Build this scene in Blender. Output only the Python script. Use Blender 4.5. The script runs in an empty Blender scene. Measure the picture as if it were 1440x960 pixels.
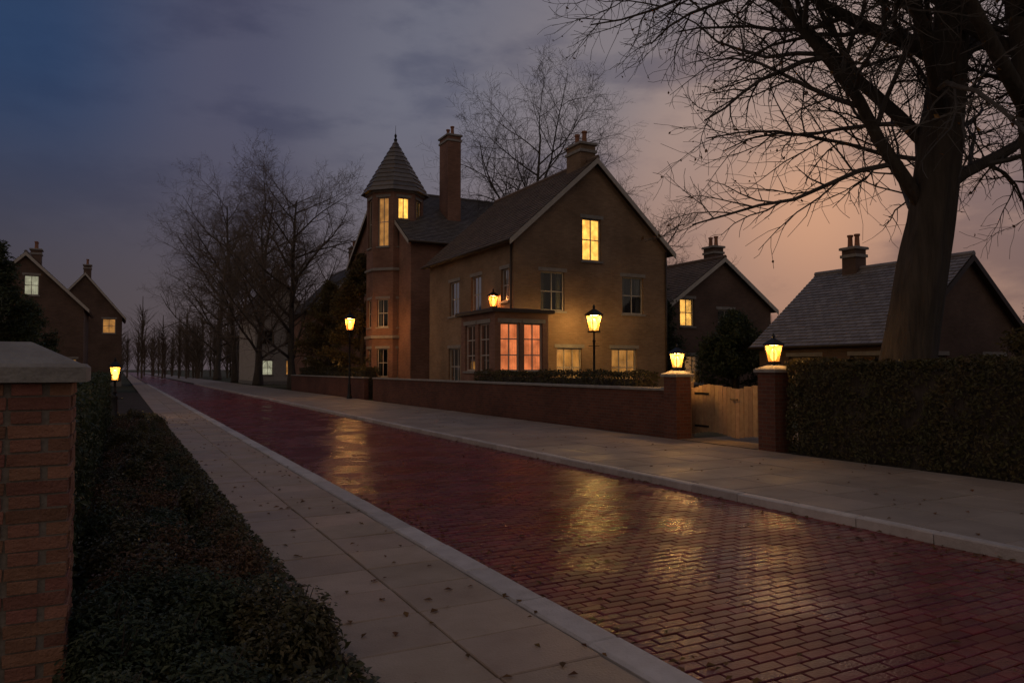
import bpy, bmesh, math, random
from mathutils import Vector, Matrix, noise
R=math.radians
S=bpy.context.scene; COL=S.collection
# ---------------------------------------------------------------- camera
# world frame = street frame: +x across the road, +y along it, camera at the origin
YAW=27.9
cam=bpy.data.cameras.new('camera'); co=bpy.data.objects.new('camera',cam); COL.objects.link(co); S.camera=co
co.location=(0,0,1.7); co.rotation_euler=(R(92.1),0,R(-YAW)); cam.lens=26; cam.sensor_width=36; cam.clip_end=3000
# ---------------------------------------------------------------- sky
SUN_AZ=R(YAW+22.5); SUN_EL=R(1.0)
w=bpy.data.worlds.new('World'); S.world=w; w.use_nodes=True
NT=w.node_tree; N=NT.nodes; L=NT.links
def wn(t,**k):
    n=N.new(t)
    for a,b in k.items(): setattr(n,a,b)
    return n
def wmath(op,a,b=None,c=None,clamp=False):
    n=wn('ShaderNodeMath',operation=op,use_clamp=clamp)
    for i,v in enumerate((a,b,c)):
        if v is None: continue
        if isinstance(v,(int,float)): n.inputs[i].default_value=v
        else: L.new(v,n.inputs[i])
    return n.outputs[0]
def wramp(f,stops):
    n=wn('ShaderNodeValToRGB'); cr=n.color_ramp; cr.interpolation='EASE'
    while len(cr.elements)<len(stops): cr.elements.new(.5)
    for e,(p,c) in zip(cr.elements,stops): e.position=p; e.color=(*c,1) if len(c)==3 else c
    L.new(f,n.inputs[0]); return n.outputs[0]
def wmix(f,a,b,bt='MIX'):
    n=wn('ShaderNodeMix',data_type='RGBA',blend_type=bt)
    if isinstance(f,(int,float)): n.inputs[0].default_value=f
    else: L.new(f,n.inputs[0])
    for i,v in ((6,a),(7,b)):
        if isinstance(v,tuple): n.inputs[i].default_value=(*v,1)
        else: L.new(v,n.inputs[i])
    return n.outputs[2]
tc=wn('ShaderNodeTexCoord'); D=tc.outputs['Generated']
sky=wn('ShaderNodeTexSky',sky_type='NISHITA',sun_disc=False); sky.sun_elevation=SUN_EL; sky.sun_rotation=SUN_AZ; sky.air_density=1.2; sky.dust_density=1.0; sky.ozone_density=3
sep=wn('ShaderNodeSeparateXYZ'); L.new(D,sep.inputs[0])
dt=wn('ShaderNodeVectorMath',operation='DOT_PRODUCT'); L.new(D,dt.inputs[0])
dt.inputs[1].default_value=(math.sin(SUN_AZ)*math.cos(R(12.5)),math.cos(SUN_AZ)*math.cos(R(12.5)),math.sin(R(12.5)))
ang=wmath('MULTIPLY',wmath('ARCCOSINE',dt.outputs['Value']),1/math.pi)        # 0 at the afterglow, 1 opposite
# thin evening cloud: lit grey-mauve near the glow, slate further off
cloudcol=wramp(ang,[(0,(.52,.32,.22)),(.055,(.36,.255,.215)),(.095,(.215,.185,.195)),(.17,(.145,.145,.185)),(.235,(.080,.080,.125)),(.30,(.026,.050,.112)),(.345,(.014,.044,.105)),(.40,(.030,.056,.105)),(.52,(.20,.155,.13)),(1,(.22,.165,.135))])
clear=wmix(1.0,sky.outputs[0],(.055,.055,.075),'MULTIPLY')
cloudlow=wramp(ang,[(0,(.66,.33,.18)),(.05,(.36,.21,.155)),(.11,(.20,.14,.13)),(.17,(.135,.105,.11)),(.24,(.088,.070,.080)),(.36,(.052,.044,.054)),(.55,(.17,.13,.11)),(1,(.18,.135,.11))])
elev=wmath('MULTIPLY',sep.outputs[2],2.2,clamp=True)
lowf=wramp(elev,[(.15,(1,1,1)),(.80,(0,0,0))])
col=wmix(lowf,cloudcol,cloudlow)
# broken darker cloud bars in front of the glow
mp=wn('ShaderNodeMapping'); mp.inputs['Scale'].default_value=(1.6,1.6,4.2); mp.inputs['Location'].default_value=(.35,.1,.2); L.new(D,mp.inputs[0])
nz=wn('ShaderNodeTexNoise'); nz.inputs['Scale'].default_value=3.1; nz.inputs['Detail'].default_value=7; nz.inputs['Roughness'].default_value=.56; L.new(mp.outputs[0],nz.inputs['Vector'])
cm=wramp(nz.outputs[0],[(.46,(0,0,0)),(.66,(1,1,1))])
nearglow=wramp(ang,[(0,(.8,.8,.8)),(.2,(.55,.55,.55)),(.34,(.12,.12,.12))])
col=wmix(wmath('MULTIPLY',cm,nearglow),col,wmix(1.0,col,(.45,.48,.60),'MULTIPLY'))
col=wmix(.85,clear,col)
bg=N['Background']; L.new(col,bg.inputs[0]); bg.inputs[1].default_value=1.0
# ---------------------------------------------------------------- sun (already behind the horizon cloud: faint and soft)
sl=bpy.data.lights.new('sun','SUN'); sl.energy=.12; sl.angle=R(14); sl.color=(1,.72,.5)
so=bpy.data.objects.new('sun',sl); COL.objects.link(so)
sd=Vector((math.sin(SUN_AZ)*math.cos(R(6)),math.cos(SUN_AZ)*math.cos(R(6)),math.sin(R(6))))
so.rotation_euler=sd.to_track_quat('Z','Y').to_euler()
V=S.view_settings; V.view_transform='Standard'; V.look='None'; V.exposure=.22; V.gamma=1; V.use_curve_mapping=False
S.cycles.max_bounces=6; S.cycles.transparent_max_bounces=12; S.cycles.caustics_reflective=False; S.cycles.caustics_refractive=False
S.cycles.sample_clamp_indirect=3
# ---------------------------------------------------------------- materials
def mat(name,c1,c2=None,rough=.7,scale=4,bump=0,bscale=30,metal=0,detail=6,coat=0,rough2=None,spec=.5,randobj=0,isl=0):
    m=bpy.data.materials.new(name); m.use_nodes=True; nt=m.node_tree; n=nt.nodes; l=nt.links; b=n['Principled BSDF']
    b.inputs['Roughness'].default_value=rough; b.inputs['Metallic'].default_value=metal; b.inputs['Specular IOR Level'].default_value=spec
    b.inputs['Coat Weight'].default_value=coat
    t=n.new('ShaderNodeTexCoord'); src=t.outputs['Object']
    geo=n.new('ShaderNodeNewGeometry')
    c2=c2 or tuple(x*.8 for x in c1)
    z=n.new('ShaderNodeTexNoise'); z.inputs['Scale'].default_value=scale; z.inputs['Detail'].default_value=detail; z.inputs['Roughness'].default_value=.62
    l.new(geo.outputs['Position'] if scale<20 else src,z.inputs['Vector'])
    r=n.new('ShaderNodeValToRGB'); r.color_ramp.elements[0].position=.32; r.color_ramp.elements[1].position=.68
    r.color_ramp.elements[0].color=(*c1,1); r.color_ramp.elements[1].color=(*c2,1); l.new(z.outputs[0],r.inputs[0]); out=r.outputs[0]
    if randobj or isl:
        hs=n.new('ShaderNodeHueSaturation'); amt=randobj or isl
        if randobj: oi=n.new('ShaderNodeObjectInfo'); rv=oi.outputs['Random']
        else: rv=geo.outputs['Random Per Island']
        mr=n.new('ShaderNodeMapRange'); mr.inputs[3].default_value=1-amt; mr.inputs[4].default_value=1+amt; l.new(rv,mr.inputs[0]); l.new(mr.outputs[0],hs.inputs['Value'])
        mh=n.new('ShaderNodeMapRange'); mh.inputs[3].default_value=.5-amt*.05; mh.inputs[4].default_value=.5+amt*.05
        wnz=n.new('ShaderNodeTexWhiteNoise'); wnz.noise_dimensions='1D'; l.new(rv,wnz.inputs['W']); l.new(wnz.outputs[0],mh.inputs[0]); l.new(mh.outputs[0],hs.inputs['Hue'])
        l.new(out,hs.inputs['Color']); out=hs.outputs[0]
    l.new(out,b.inputs['Base Color'])
    if rough2 is not None:
        z2=n.new('ShaderNodeTexNoise'); z2.inputs['Scale'].default_value=.9; z2.inputs['Detail'].default_value=5; l.new(geo.outputs['Position'],z2.inputs['Vector'])
        m2=n.new('ShaderNodeMapRange'); m2.inputs[1].default_value=.38; m2.inputs[2].default_value=.62; m2.inputs[3].default_value=rough2; m2.inputs[4].default_value=rough; l.new(z2.outputs[0],m2.inputs[0]); l.new(m2.outputs[0],b.inputs['Roughness'])
    if bump:
        z3=n.new('ShaderNodeTexNoise'); z3.inputs['Scale'].default_value=bscale; z3.inputs['Detail'].default_value=6; l.new(src,z3.inputs['Vector'])
        bp=n.new('ShaderNodeBump'); bp.inputs['Strength'].default_value=bump; bp.inputs['Distance'].default_value=.02; l.new(z3.outputs[0],bp.inputs['Height']); l.new(bp.outputs[0],b.inputs['Normal'])
    return m
def brickwall(name,c1,c2,mortar,scale=1.0,rough=.8):
    """far brickwork, too small to pick apart: Brick Texture in wall coordinates (u along, v up)"""
    m=mat(name,c1,c2,rough); nt=m.node_tree; n=nt.nodes; l=nt.links; b=n['Principled BSDF']
    uv=n.new('ShaderNodeUVMap'); br=n.new('ShaderNodeTexBrick'); l.new(uv.outputs[0],br.inputs['Vector'])
    br.inputs['Color1'].default_value=(*c1,1); br.inputs['Color2'].default_value=(*c2,1); br.inputs['Mortar'].default_value=(*mortar,1)
    br.inputs['Scale'].default_value=scale; br.inputs['Brick Width'].default_value=.225; br.inputs['Row Height'].default_value=.075; br.inputs['Mortar Size'].default_value=.006; br.inputs['Mortar Smooth'].default_value=.2
    z=n.new('ShaderNodeTexNoise'); z.inputs['Scale'].default_value=.7; z.inputs['Detail'].default_value=7; geo=n.new('ShaderNodeNewGeometry'); l.new(geo.outputs['Position'],z.inputs['Vector'])
    mx=n.new('ShaderNodeMix'); mx.data_type='RGBA'; mx.blend_type='MULTIPLY'; mx.inputs[0].default_value=.75
    rr=n.new('ShaderNodeValToRGB'); rr.color_ramp.elements[0].position=.3; rr.color_ramp.elements[0].color=(.5,.48,.45,1); rr.color_ramp.elements[1].position=.7; rr.color_ramp.elements[1].color=(1.1,1.1,1.1,1); l.new(z.outputs[0],rr.inputs[0])
    l.new(br.outputs[0],mx.inputs[6]); l.new(rr.outputs[0],mx.inputs[7]); l.new(mx.outputs[2],b.inputs['Base Color'])
    bp=n.new('ShaderNodeBump'); bp.inputs['Strength'].default_value=.6; bp.inputs['Distance'].default_value=.01; bp.invert=True; l.new(br.outputs['Fac'],bp.inputs['Height']); l.new(bp.outputs[0],b.inputs['Normal'])
    return m
def emis(name,c,st,vary=0,scale=6):
    m=bpy.data.materials.new(name); m.use_nodes=True; nt=m.node_tree; b=nt.nodes['Principled BSDF']
    b.inputs['Base Color'].default_value=(*[min(.8,x) for x in c],1); b.inputs['Emission Color'].default_value=(*c,1); b.inputs['Emission Strength'].default_value=st
    if vary:
        z=nt.nodes.new('ShaderNodeTexNoise'); z.inputs['Scale'].default_value=scale; t=nt.nodes.new('ShaderNodeTexCoord'); nt.links.new(t.outputs['Object'],z.inputs['Vector'])
        mr=nt.nodes.new('ShaderNodeMapRange'); mr.inputs[1].default_value=.35; mr.inputs[2].default_value=.65; mr.inputs[3].default_value=st*(1-vary); mr.inputs[4].default_value=st*(1+vary); nt.links.new(z.outputs[0],mr.inputs[0]); nt.links.new(mr.outputs[0],b.inputs['Emission Strength'])
    return m
def glassm(name):
    m=bpy.data.materials.new(name); m.use_nodes=True; nt=m.node_tree; n=nt.nodes; l=nt.links
    n.remove(n['Principled BSDF']); o=n['Material Output']; tr=n.new('ShaderNodeBsdfTransparent'); tr.inputs[0].default_value=(.85,.88,.86,1)
    g=n.new('ShaderNodeBsdfGlossy'); g.inputs['Roughness'].default_value=.03; f=n.new('ShaderNodeFresnel'); f.inputs[0].default_value=1.5
    z=n.new('ShaderNodeTexNoise'); z.inputs['Scale'].default_value=2.5; bp=n.new('ShaderNodeBump'); bp.inputs['Strength'].default_value=.08; l.new(z.outputs[0],bp.inputs['Height']); l.new(bp.outputs[0],g.inputs['Normal'])
    mx=n.new('ShaderNodeMixShader'); l.new(f.outputs[0],mx.inputs[0]); l.new(tr.outputs[0],mx.inputs[1]); l.new(g.outputs[0],mx.inputs[2]); l.new(mx.outputs[0],o.inputs[0]); return m
def leafm(name,c1,c2,rough=.5):
    m=mat(name,c1,c2,rough,scale=3,isl=.35); nt=m.node_tree; b=nt.nodes['Principled BSDF']; b.inputs['Subsurface Weight'].default_value=0
    tr=nt.nodes.new('ShaderNodeBsdfTranslucent'); mx=nt.nodes.new('ShaderNodeMixShader'); mx.inputs[0].default_value=.22
    nt.links.new(b.inputs['Base Color'].links[0].from_socket,tr.inputs[0]); nt.links.new(b.outputs[0],mx.inputs[1]); nt.links.new(tr.outputs[0],mx.inputs[2]); nt.links.new(mx.outputs[0],nt.nodes['Material Output'].inputs[0]); return m
M=dict(
 soil=mat('soil',(.035,.024,.016),(.06,.042,.028),.9,scale=6,bump=.8,bscale=25),
 turf=mat('turf',(.035,.045,.014),(.055,.05,.02),.9,scale=.6,bump=.6,bscale=40),
 slab=mat('slab',(.40,.295,.215),(.52,.40,.305),.68,scale=2.2,bump=.35,bscale=60,rough2=.42,randobj=.13),
 farslab=mat('farslab',(.32,.265,.225),(.42,.355,.305),.7,scale=1.3,bump=.35,bscale=60,rough2=.45,randobj=.12),
 joint=mat('joint',(.06,.05,.04),(.09,.075,.06),.9,scale=8,bump=.5),
 kerb=mat('kerb',(.52,.47,.44),(.68,.63,.60),.55,scale=5,bump=.4,bscale=50,randobj=.14),
 paver=mat('paver',(.17,.030,.027),(.25,.052,.042),.40,scale=5,bump=.22,bscale=45,rough2=.12,spec=.32,randobj=.28),
 paverstuff=mat('paverstuff',(.17,.030,.027),(.25,.052,.042),.40,scale=5,bump=.22,bscale=45,rough2=.12,spec=.32,isl=.28),
 roadbed=mat('roadbed',(.03,.02,.017),(.05,.03,.026),.6,scale=9,bump=.6,bscale=60,rough2=.25),
 drive=mat('drive',(.34,.25,.17),(.46,.35,.24),.8,scale=14,bump=.8,bscale=90),
 pierbrick=mat('pierbrick',(.27,.12,.08),(.36,.17,.115),.8,scale=9,bump=.6,bscale=60,randobj=.3),
 gatewood=mat('gatewood',(.34,.22,.13),(.46,.32,.20),.65,scale=9,bump=.4,bscale=40,randobj=.18),
 mortar=mat('mortar',(.20,.17,.14),(.28,.24,.2),.9,scale=30,bump=.5),
 stone=mat('stone',(.27,.25,.23),(.38,.36,.33),.75,scale=5,bump=.5,bscale=35),
 wallbrick=brickwall('wallbrick',(.20,.07,.04),(.13,.045,.03),(.16,.12,.09)),
 redbrick=brickwall('redbrick',(.40,.21,.145),(.31,.155,.11),(.24,.19,.15)),
 tanbrick=brickwall('tanbrick',(.42,.28,.175),(.34,.22,.135),(.28,.23,.17)),
 darkbrick=brickwall('darkbrick',(.16,.10,.075),(.20,.125,.095),(.14,.11,.09)),
 render=mat('render',(.42,.36,.30),(.50,.44,.38),.85,scale=1.2,bump=.3,bscale=80),
 palerender=mat('palerender',(.55,.50,.44),(.62,.57,.5),.85,scale=1.2,bump=.3,bscale=80),
 slate=mat('slate',(.13,.115,.105),(.19,.17,.155),.5,scale=3,bump=.4,isl=.25),
 browntile=mat('browntile',(.16,.115,.085),(.22,.16,.115),.7,scale=3,bump=.4,isl=.25),
 greytile=mat('greytile',(.22,.20,.20),(.30,.28,.28),.5,scale=3,bump=.4,isl=.2),
 trim=mat('trim',(.52,.48,.42),(.6,.56,.5),.5,scale=6),
 darktrim=mat('darktrim',(.05,.035,.025),(.07,.05,.035),.5,scale=6),
 reddoor=mat('reddoor',(.40,.055,.03),(.46,.075,.04),.35,scale=7),
 darkdoor=mat('darkdoor',(.03,.035,.03),(.045,.05,.045),.4,scale=7),
 iron=mat('iron',(.018,.018,.02),(.03,.03,.03),.4,scale=12,metal=.3),
 pot=mat('pot',(.32,.14,.08),(.40,.19,.11),.8,scale=8),
 bark=mat('bark',(.055,.045,.036),(.11,.09,.072),.9,scale=7,bump=1.0,bscale=16),
 twig=mat('twig',(.09,.08,.072),(.14,.125,.115),.9,scale=3),
 olivetwig=mat('olivetwig',(.13,.10,.075),(.18,.14,.105),.9,scale=3),
 glass=glassm('glass'),
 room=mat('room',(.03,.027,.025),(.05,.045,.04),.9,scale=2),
 curtain=mat('curtain',(.35,.32,.28),(.45,.42,.36),.9,scale=8),
 lit=emis('lit',(1,.50,.10),1.5,.35,3), litdim=emis('litdim',(1,.45,.12),.30,.4,2), litred=emis('litred',(1,.27,.09),.62,.35,2.5), litpale=emis('litpale',(.9,.82,.62),.35,.3,2),
 bulb=emis('bulb',(1,.47,.09),4.5),
 bulborange=emis('bulborange',(1,.38,.06),5),
 lampglass=emis('lampglass',(1,.43,.07),1.2), lampglassorange=emis('lampglassorange',(1,.33,.05),1.2),
 hedge=leafm('hedge',(.075,.075,.026),(.12,.088,.036)),
 shrub=leafm('shrub',(.10,.10,.04),(.15,.12,.055),.35),
 shrubdark=leafm('shrubdark',(.05,.075,.036),(.085,.10,.046)),
 shrubrust=leafm('shrubrust',(.16,.10,.05),(.21,.115,.06)),
 conifer=leafm('conifer',(.11,.09,.03),(.16,.12,.045),.6),
 ivy=leafm('ivy',(.07,.08,.032),(.11,.095,.042),.4),
 grass=leafm('grass',(.045,.06,.016),(.075,.075,.024)),
 deadleaf=leafm('deadleaf',(.16,.07,.025),(.22,.12,.04),.8),
)
for k_ in ('lampglass','lampglassorange'):   # frosted panes: glow, and let most of the lamp's light through
    nt=M[k_].node_tree; tr=nt.nodes.new('ShaderNodeBsdfTransparent'); mx=nt.nodes.new('ShaderNodeMixShader'); mx.inputs[0].default_value=.65
    nt.links.new(nt.nodes['Principled BSDF'].outputs[0],mx.inputs[1]); nt.links.new(tr.outputs[0],mx.inputs[2]); nt.links.new(mx.outputs[0],nt.nodes['Material Output'].inputs[0])
nt=M['bark'].node_tree; mpn=nt.nodes.new('ShaderNodeMapping'); mpn.inputs['Scale'].default_value=(1,1,.14)
tcn=[n for n in nt.nodes if n.type=='TEX_COORD'][0]
for n_ in [n for n in nt.nodes if n.type=='TEX_NOISE']:
    for l_ in list(n_.inputs['Vector'].links): nt.links.remove(l_)
    nt.links.new(tcn.outputs['Object'],mpn.inputs[0]); nt.links.new(mpn.outputs[0],n_.inputs['Vector'])
for n_ in nt.nodes:
    if n_.type=='BUMP': n_.inputs['Distance'].default_value=.05
# ---------------------------------------------------------------- mesh helpers
class MB:
    def __init__(s): s.v=[]; s.f=[]; s.uv={}
    def quad(s,a,b,c,d,uv=None):
        i=len(s.v); s.v+=[a,b,c,d]; s.f.append((i,i+1,i+2,i+3))
        if uv: s.uv[len(s.f)-1]=uv
    def poly(s,pts,uv=None):
        i=len(s.v); s.v+=list(pts); s.f.append(tuple(range(i,i+len(pts))))
        if uv: s.uv[len(s.f)-1]=uv
    def box(s,x0,x1,y0,y1,z0,z1,ch=0):
        i=len(s.v)
        if ch:
            c=ch
            s.v+=[(x0,y0,z0),(x1,y0,z0),(x1,y1,z0),(x0,y1,z0),(x0,y0,z1-c),(x1,y0,z1-c),(x1,y1,z1-c),(x0,y1,z1-c),(x0+c,y0+c,z1),(x1-c,y0+c,z1),(x1-c,y1-c,z1),(x0+c,y1-c,z1)]
            s.f+=[tuple(i+k for k in q) for q in ((3,2,1,0),(0,1,5,4),(1,2,6,5),(2,3,7,6),(3,0,4,7),(4,5,9,8),(5,6,10,9),(6,7,11,10),(7,4,8,11),(8,9,10,11))]
        else:
            s.v+=[(x0,y0,z0),(x1,y0,z0),(x1,y1,z0),(x0,y1,z0),(x0,y0,z1),(x1,y0,z1),(x1,y1,z1),(x0,y1,z1)]
            s.f+=[tuple(i+k for k in q) for q in ((3,2,1,0),(0,1,5,4),(1,2,6,5),(2,3,7,6),(3,0,4,7),(4,5,6,7))]
    def obox(s,mtx,x0,x1,y0,y1,z0,z1):
        i=len(s.v); s.box(x0,x1,y0,y1,z0,z1)
        for k in range(i,len(s.v)): s.v[k]=tuple(mtx@Vector(s.v[k]))
    def tube(s,pts,rad,n=8,cap=True):
        rings=[]; prev=None
        for k,p in enumerate(pts):
            p=Vector(p); d=(Vector(pts[min(k+1,len(pts)-1)])-Vector(pts[max(k-1,0)]))
            if d.length<1e-6: d=Vector((0,0,1))
            d.normalize()
            if prev is None: a=d.orthogonal().normalized()
            else:
                a=prev-d*prev.dot(d)
                a=a.normalized() if a.length>1e-5 else d.orthogonal().normalized()
            prev=a; b=d.cross(a); i=len(s.v); rings.append(i); r=rad[k]
            for j in range(n):
                t=2*math.pi*j/n; s.v.append(tuple(p+a*(math.cos(t)*r)+b*(math.sin(t)*r)))
        for q in range(len(rings)-1):
            i0,i1=rings[q],rings[q+1]
            for j in range(n): s.f.append((i0+j,i0+(j+1)%n,i1+(j+1)%n,i1+j))
        if cap: s.f.append(tuple(rings[-1]+j for j in range(n))); s.f.append(tuple(rings[0]+j for j in reversed(range(n))))
    def lathe(s,cx,cy,prof,n=16):
        i=len(s.v)
        for (r,z) in prof:
            for j in range(n): t=2*math.pi*j/n; s.v.append((cx+r*math.cos(t),cy+r*math.sin(t),z))
        for q in range(len(prof)-1):
            for j in range(n): s.f.append((i+q*n+j,i+q*n+(j+1)%n,i+(q+1)*n+(j+1)%n,i+(q+1)*n+j))
        s.f.append(tuple(i+(len(prof)-1)*n+j for j in range(n)))
    def mesh(s,name,m,smooth=False):
        me=bpy.data.meshes.new(name); me.from_pydata(s.v,[],s.f); 
        if s.uv:
            u=me.uv_layers.new(name='UVMap')
            for k,p in enumerate(me.polygons):
                if k in s.uv:
                    for q,li in enumerate(p.loop_indices): u.data[li].uv=s.uv[k][q]
        me.materials.append(m)
        if smooth: me.polygons.foreach_set('use_smooth',[True]*len(me.polygons))
        me.update(); return me
    def build(s,name,m,parent=None,smooth=False):
        return link(name,s.mesh(name,m,smooth),parent)
def link(name,me,parent=None,loc=None,rz=0):
    o=bpy.data.objects.new(name,me); COL.objects.link(o)
    if parent: o.parent=parent
    if loc: o.location=loc
    if rz: o.rotation_euler=(0,0,rz)
    return o
def tag(o,label,cat,group=None):
    o['label']=label; o['category']=cat
    if group: o['group']=group
    return o
def struct(o,kind='structure'): o['kind']=kind; return o
def thing(name,label,cat,loc=(0,0,0),group=None,rz=0): return tag(link(name,None,None,loc,rz),label,cat,group)
def copy_tree(o,parent=None):
    c=o.copy(); COL.objects.link(c); c.parent=parent
    for ch in o.children: copy_tree(ch,c)
    return c
# ---------------------------------------------------------------- ground, road, pavements
XL,XK,XR,XF=1.19,2.70,7.5,11.9          # pavement's garden edge, kerb, far kerb, far pavement's back edge
b=MB(); b.quad((-700,-300,-.16),(900,-300,-.16),(900,1200,-.16),(-700,1200,-.16)); g=struct(b.build('ground',M['turf']))
rnd=random.Random(3)
def dist(x,y): return math.hypot(x,y)
def inview(x,y,z=0,mx=60):
    a=R(YAW); X=x*math.cos(a)-y*math.sin(a); Y=x*math.sin(a)+y*math.cos(a)
    if Y<.5: return False
    px=720+1040*X/Y; py=518+1040*(1.7-z)/Y
    return -mx<px<1440+mx and py<960+mx
def tiles(parent,mesh_maker,cells,name,m,mstuff,limit,stuffname,z,tilt=.004):
    """cells: (x,y,w,l) centres; the largest in view become objects that share meshes, the rest one joined part"""
    cells=sorted(cells,key=lambda c:(not inview(c[0],c[1]),dist(c[0],c[1])))
    variants={}
    for c in cells[:limit]:
        key=(round(c[2],3),round(c[3],3))
        if key not in variants:
            variants[key]=[mesh_maker(key[0],key[1],k).mesh(name,m) for k in range(3)]
        o=link(name,rnd.choice(variants[key]),parent,(c[0],c[1],z+rnd.uniform(-.003,.003)))
        o.rotation_euler=(rnd.gauss(0,tilt),rnd.gauss(0,tilt),rnd.gauss(0,.006))
    rest=cells[limit:]
    if rest:
        bb=MB()
        for c in rest:
            i=len(bb.v); q=mesh_maker(c[2],c[3],0); tx,ty=rnd.gauss(0,tilt),rnd.gauss(0,tilt); dz=z+rnd.uniform(-.003,.003)
            for v in q.v: bb.v.append((c[0]+v[0],c[1]+v[1],dz+v[2]+v[0]*tx+v[1]*ty))
            bb.f+=[tuple(i+k for k in f) for f in q.f[1:]]
        o=bb.build(stuffname,mstuff,parent); struct(o,'stuff')
def paver(wd,ln,k):
    q=MB(); q.box(-wd/2,wd/2,-ln/2,ln/2,-.05,0,.006); r=random.Random(k)
    q.v=[(x+r.uniform(-.0025,.0025),y+r.uniform(-.0025,.0025),zz) for x,y,zz in q.v]; return q
# red brick road
b=MB(); b.quad((XK,-8,-.135),(XR,-8,-.135),(XR,400,-.135),(XK,400,-.135)); road=struct(b.build('brick_road',M['roadbed']))
cells=[]; bw,bl=.222,.108; row=0; y=1.0
while y<46:
    x=XK+.15-(row%2)*bw/2
    while x<XR-.02:
        a0=max(x,XK+.135); a1=min(x+bw,XR-.01)
        if a1-a0>.05: cells.append(((a0+a1)/2,y+bl/2,round(a1-a0-.010,3),bl-.010))
        x+=bw
    y+=bl; row+=1
tiles(road,paver,cells,'brick',M['paver'],M['paverstuff'],300,'brick_paving',-.112,.0035)
b=MB(); b.quad((XK+.135,46,-.118),(XR-.01,46,-.118),(XR-.01,400,-.118),(XK+.135,400,-.118)); struct(b.build('brick_paving',M['paverstuff'],road),'stuff')
# near pavement
def slabm(wd,ln,k):
    q=MB(); q.box(-wd/2,wd/2,-ln/2,ln/2,-.05,0,.007); r=random.Random(k+9)
    q.v=[(x+r.uniform(-.003,.003),y+r.uniform(-.003,.003),zz) for x,y,zz in q.v]; return q
b=MB(); b.box(XL,XK-.135,-6,400,-.15,-.020); pv=struct(b.build('near_pavement',M['joint']))
cells=[]; sw=(XK-.135-XL)/2
for r in range(140):
    off=.0
    for c in range(2): cells.append((XL+sw*(c+.5),.6+.62*(r+.5)+(c%2)*.0,round(sw-.012,3),.608))
tiles(pv,slabm,cells,'slab',M['slab'],M['slab'],200,'slab_paving',0,.003)
b=MB(); b.quad((XL,87.4,0),(XK-.135,87.4,0),(XK-.135,400,0),(XL,400,0)); struct(b.build('slab_paving',M['slab'],pv),'stuff')
def kerbstone(wd,ln,k):
    q=MB(); q.box(-wd/2,wd/2,-ln/2,ln/2,-.16,0,.016); r=random.Random(k+5); q.v=[(x+r.uniform(-.005,.005),y+r.uniform(-.004,.004),zz+r.uniform(-.003,.003)) for x,y,zz in q.v]; return q
for nm,xa in (('near_kerb',XK),('far_kerb',XR+.07)):
    b=MB(); b.box(xa-.06,xa+.06,-6,400,-.15,-.03); k=struct(b.build(nm,M['joint']))
    tiles(k,kerbstone,[(xa,.2+.92*(i+.5),.135+(.015 if nm=='far_kerb' else .10),.908) for i in range(100)],'kerb_stone',M['kerb'],M['kerb'],100,'kerb_stones',.012 if nm=='near_kerb' else .0,.003)
# far pavement
b=MB(); b.box(XR+.145,XF,-6,400,-.15,-.020); fp=struct(b.build('far_pavement',M['joint']))
n=5; sw=(XF-XR-.16)/n
tiles(fp,slabm,[(XR+.16+sw*(c+.5),1.5+.9*(r+.5),round(sw-.014,3),.886) for r in range(58) for c in range(n)],'slab',M['farslab'],M['farslab'],290,'slab_paving',-.004,.003)
b=MB(); b.quad((XR+.16,53.7,-.006),(XF,53.7,-.006),(XF,400,-.006),(XR+.16,400,-.006)); struct(b.build('slab_paving',M['farslab'],fp),'stuff')
# garden soil each side
def blanket(name,x0,x1,y0,y1,step,amp,m,z=0):
    q=MB(); nx=max(2,int((x1-x0)/step)); ny=max(2,int((y1-y0)/step)); 
    for j in range(ny+1):
        for i in range(nx+1):
            x=x0+(x1-x0)*i/nx; yy=y0+(y1-y0)*j/ny; e=min(1,min(i,nx-i)/2)
            q.v.append((x,yy,z+amp*e*noise.noise((x*1.3,yy*1.3,1))))
    for j in range(ny):
        for i in range(nx): a=j*(nx+1)+i; q.f.append((a,a+1,a+nx+2,a+nx+1))
    return struct(q.build(name,m,smooth=True))
blanket('planting_bed',-.75,XL-.004,-2,60,.2,.05,M['soil'],-.02)
blanket('garden_ground',-40,-.75,-2,120,2.0,.05,M['turf'],-.05)
blanket('lawn',XF+.004,60,-4,120,1.0,.04,M['turf'],-.04)
b=MB(); b.quad((XF+.004,11.4,.006),(40,11.4,.02),(40,13.95,.02),(XF+.004,13.95,.006)); struct(b.build('driveway',M['drive']))
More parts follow.
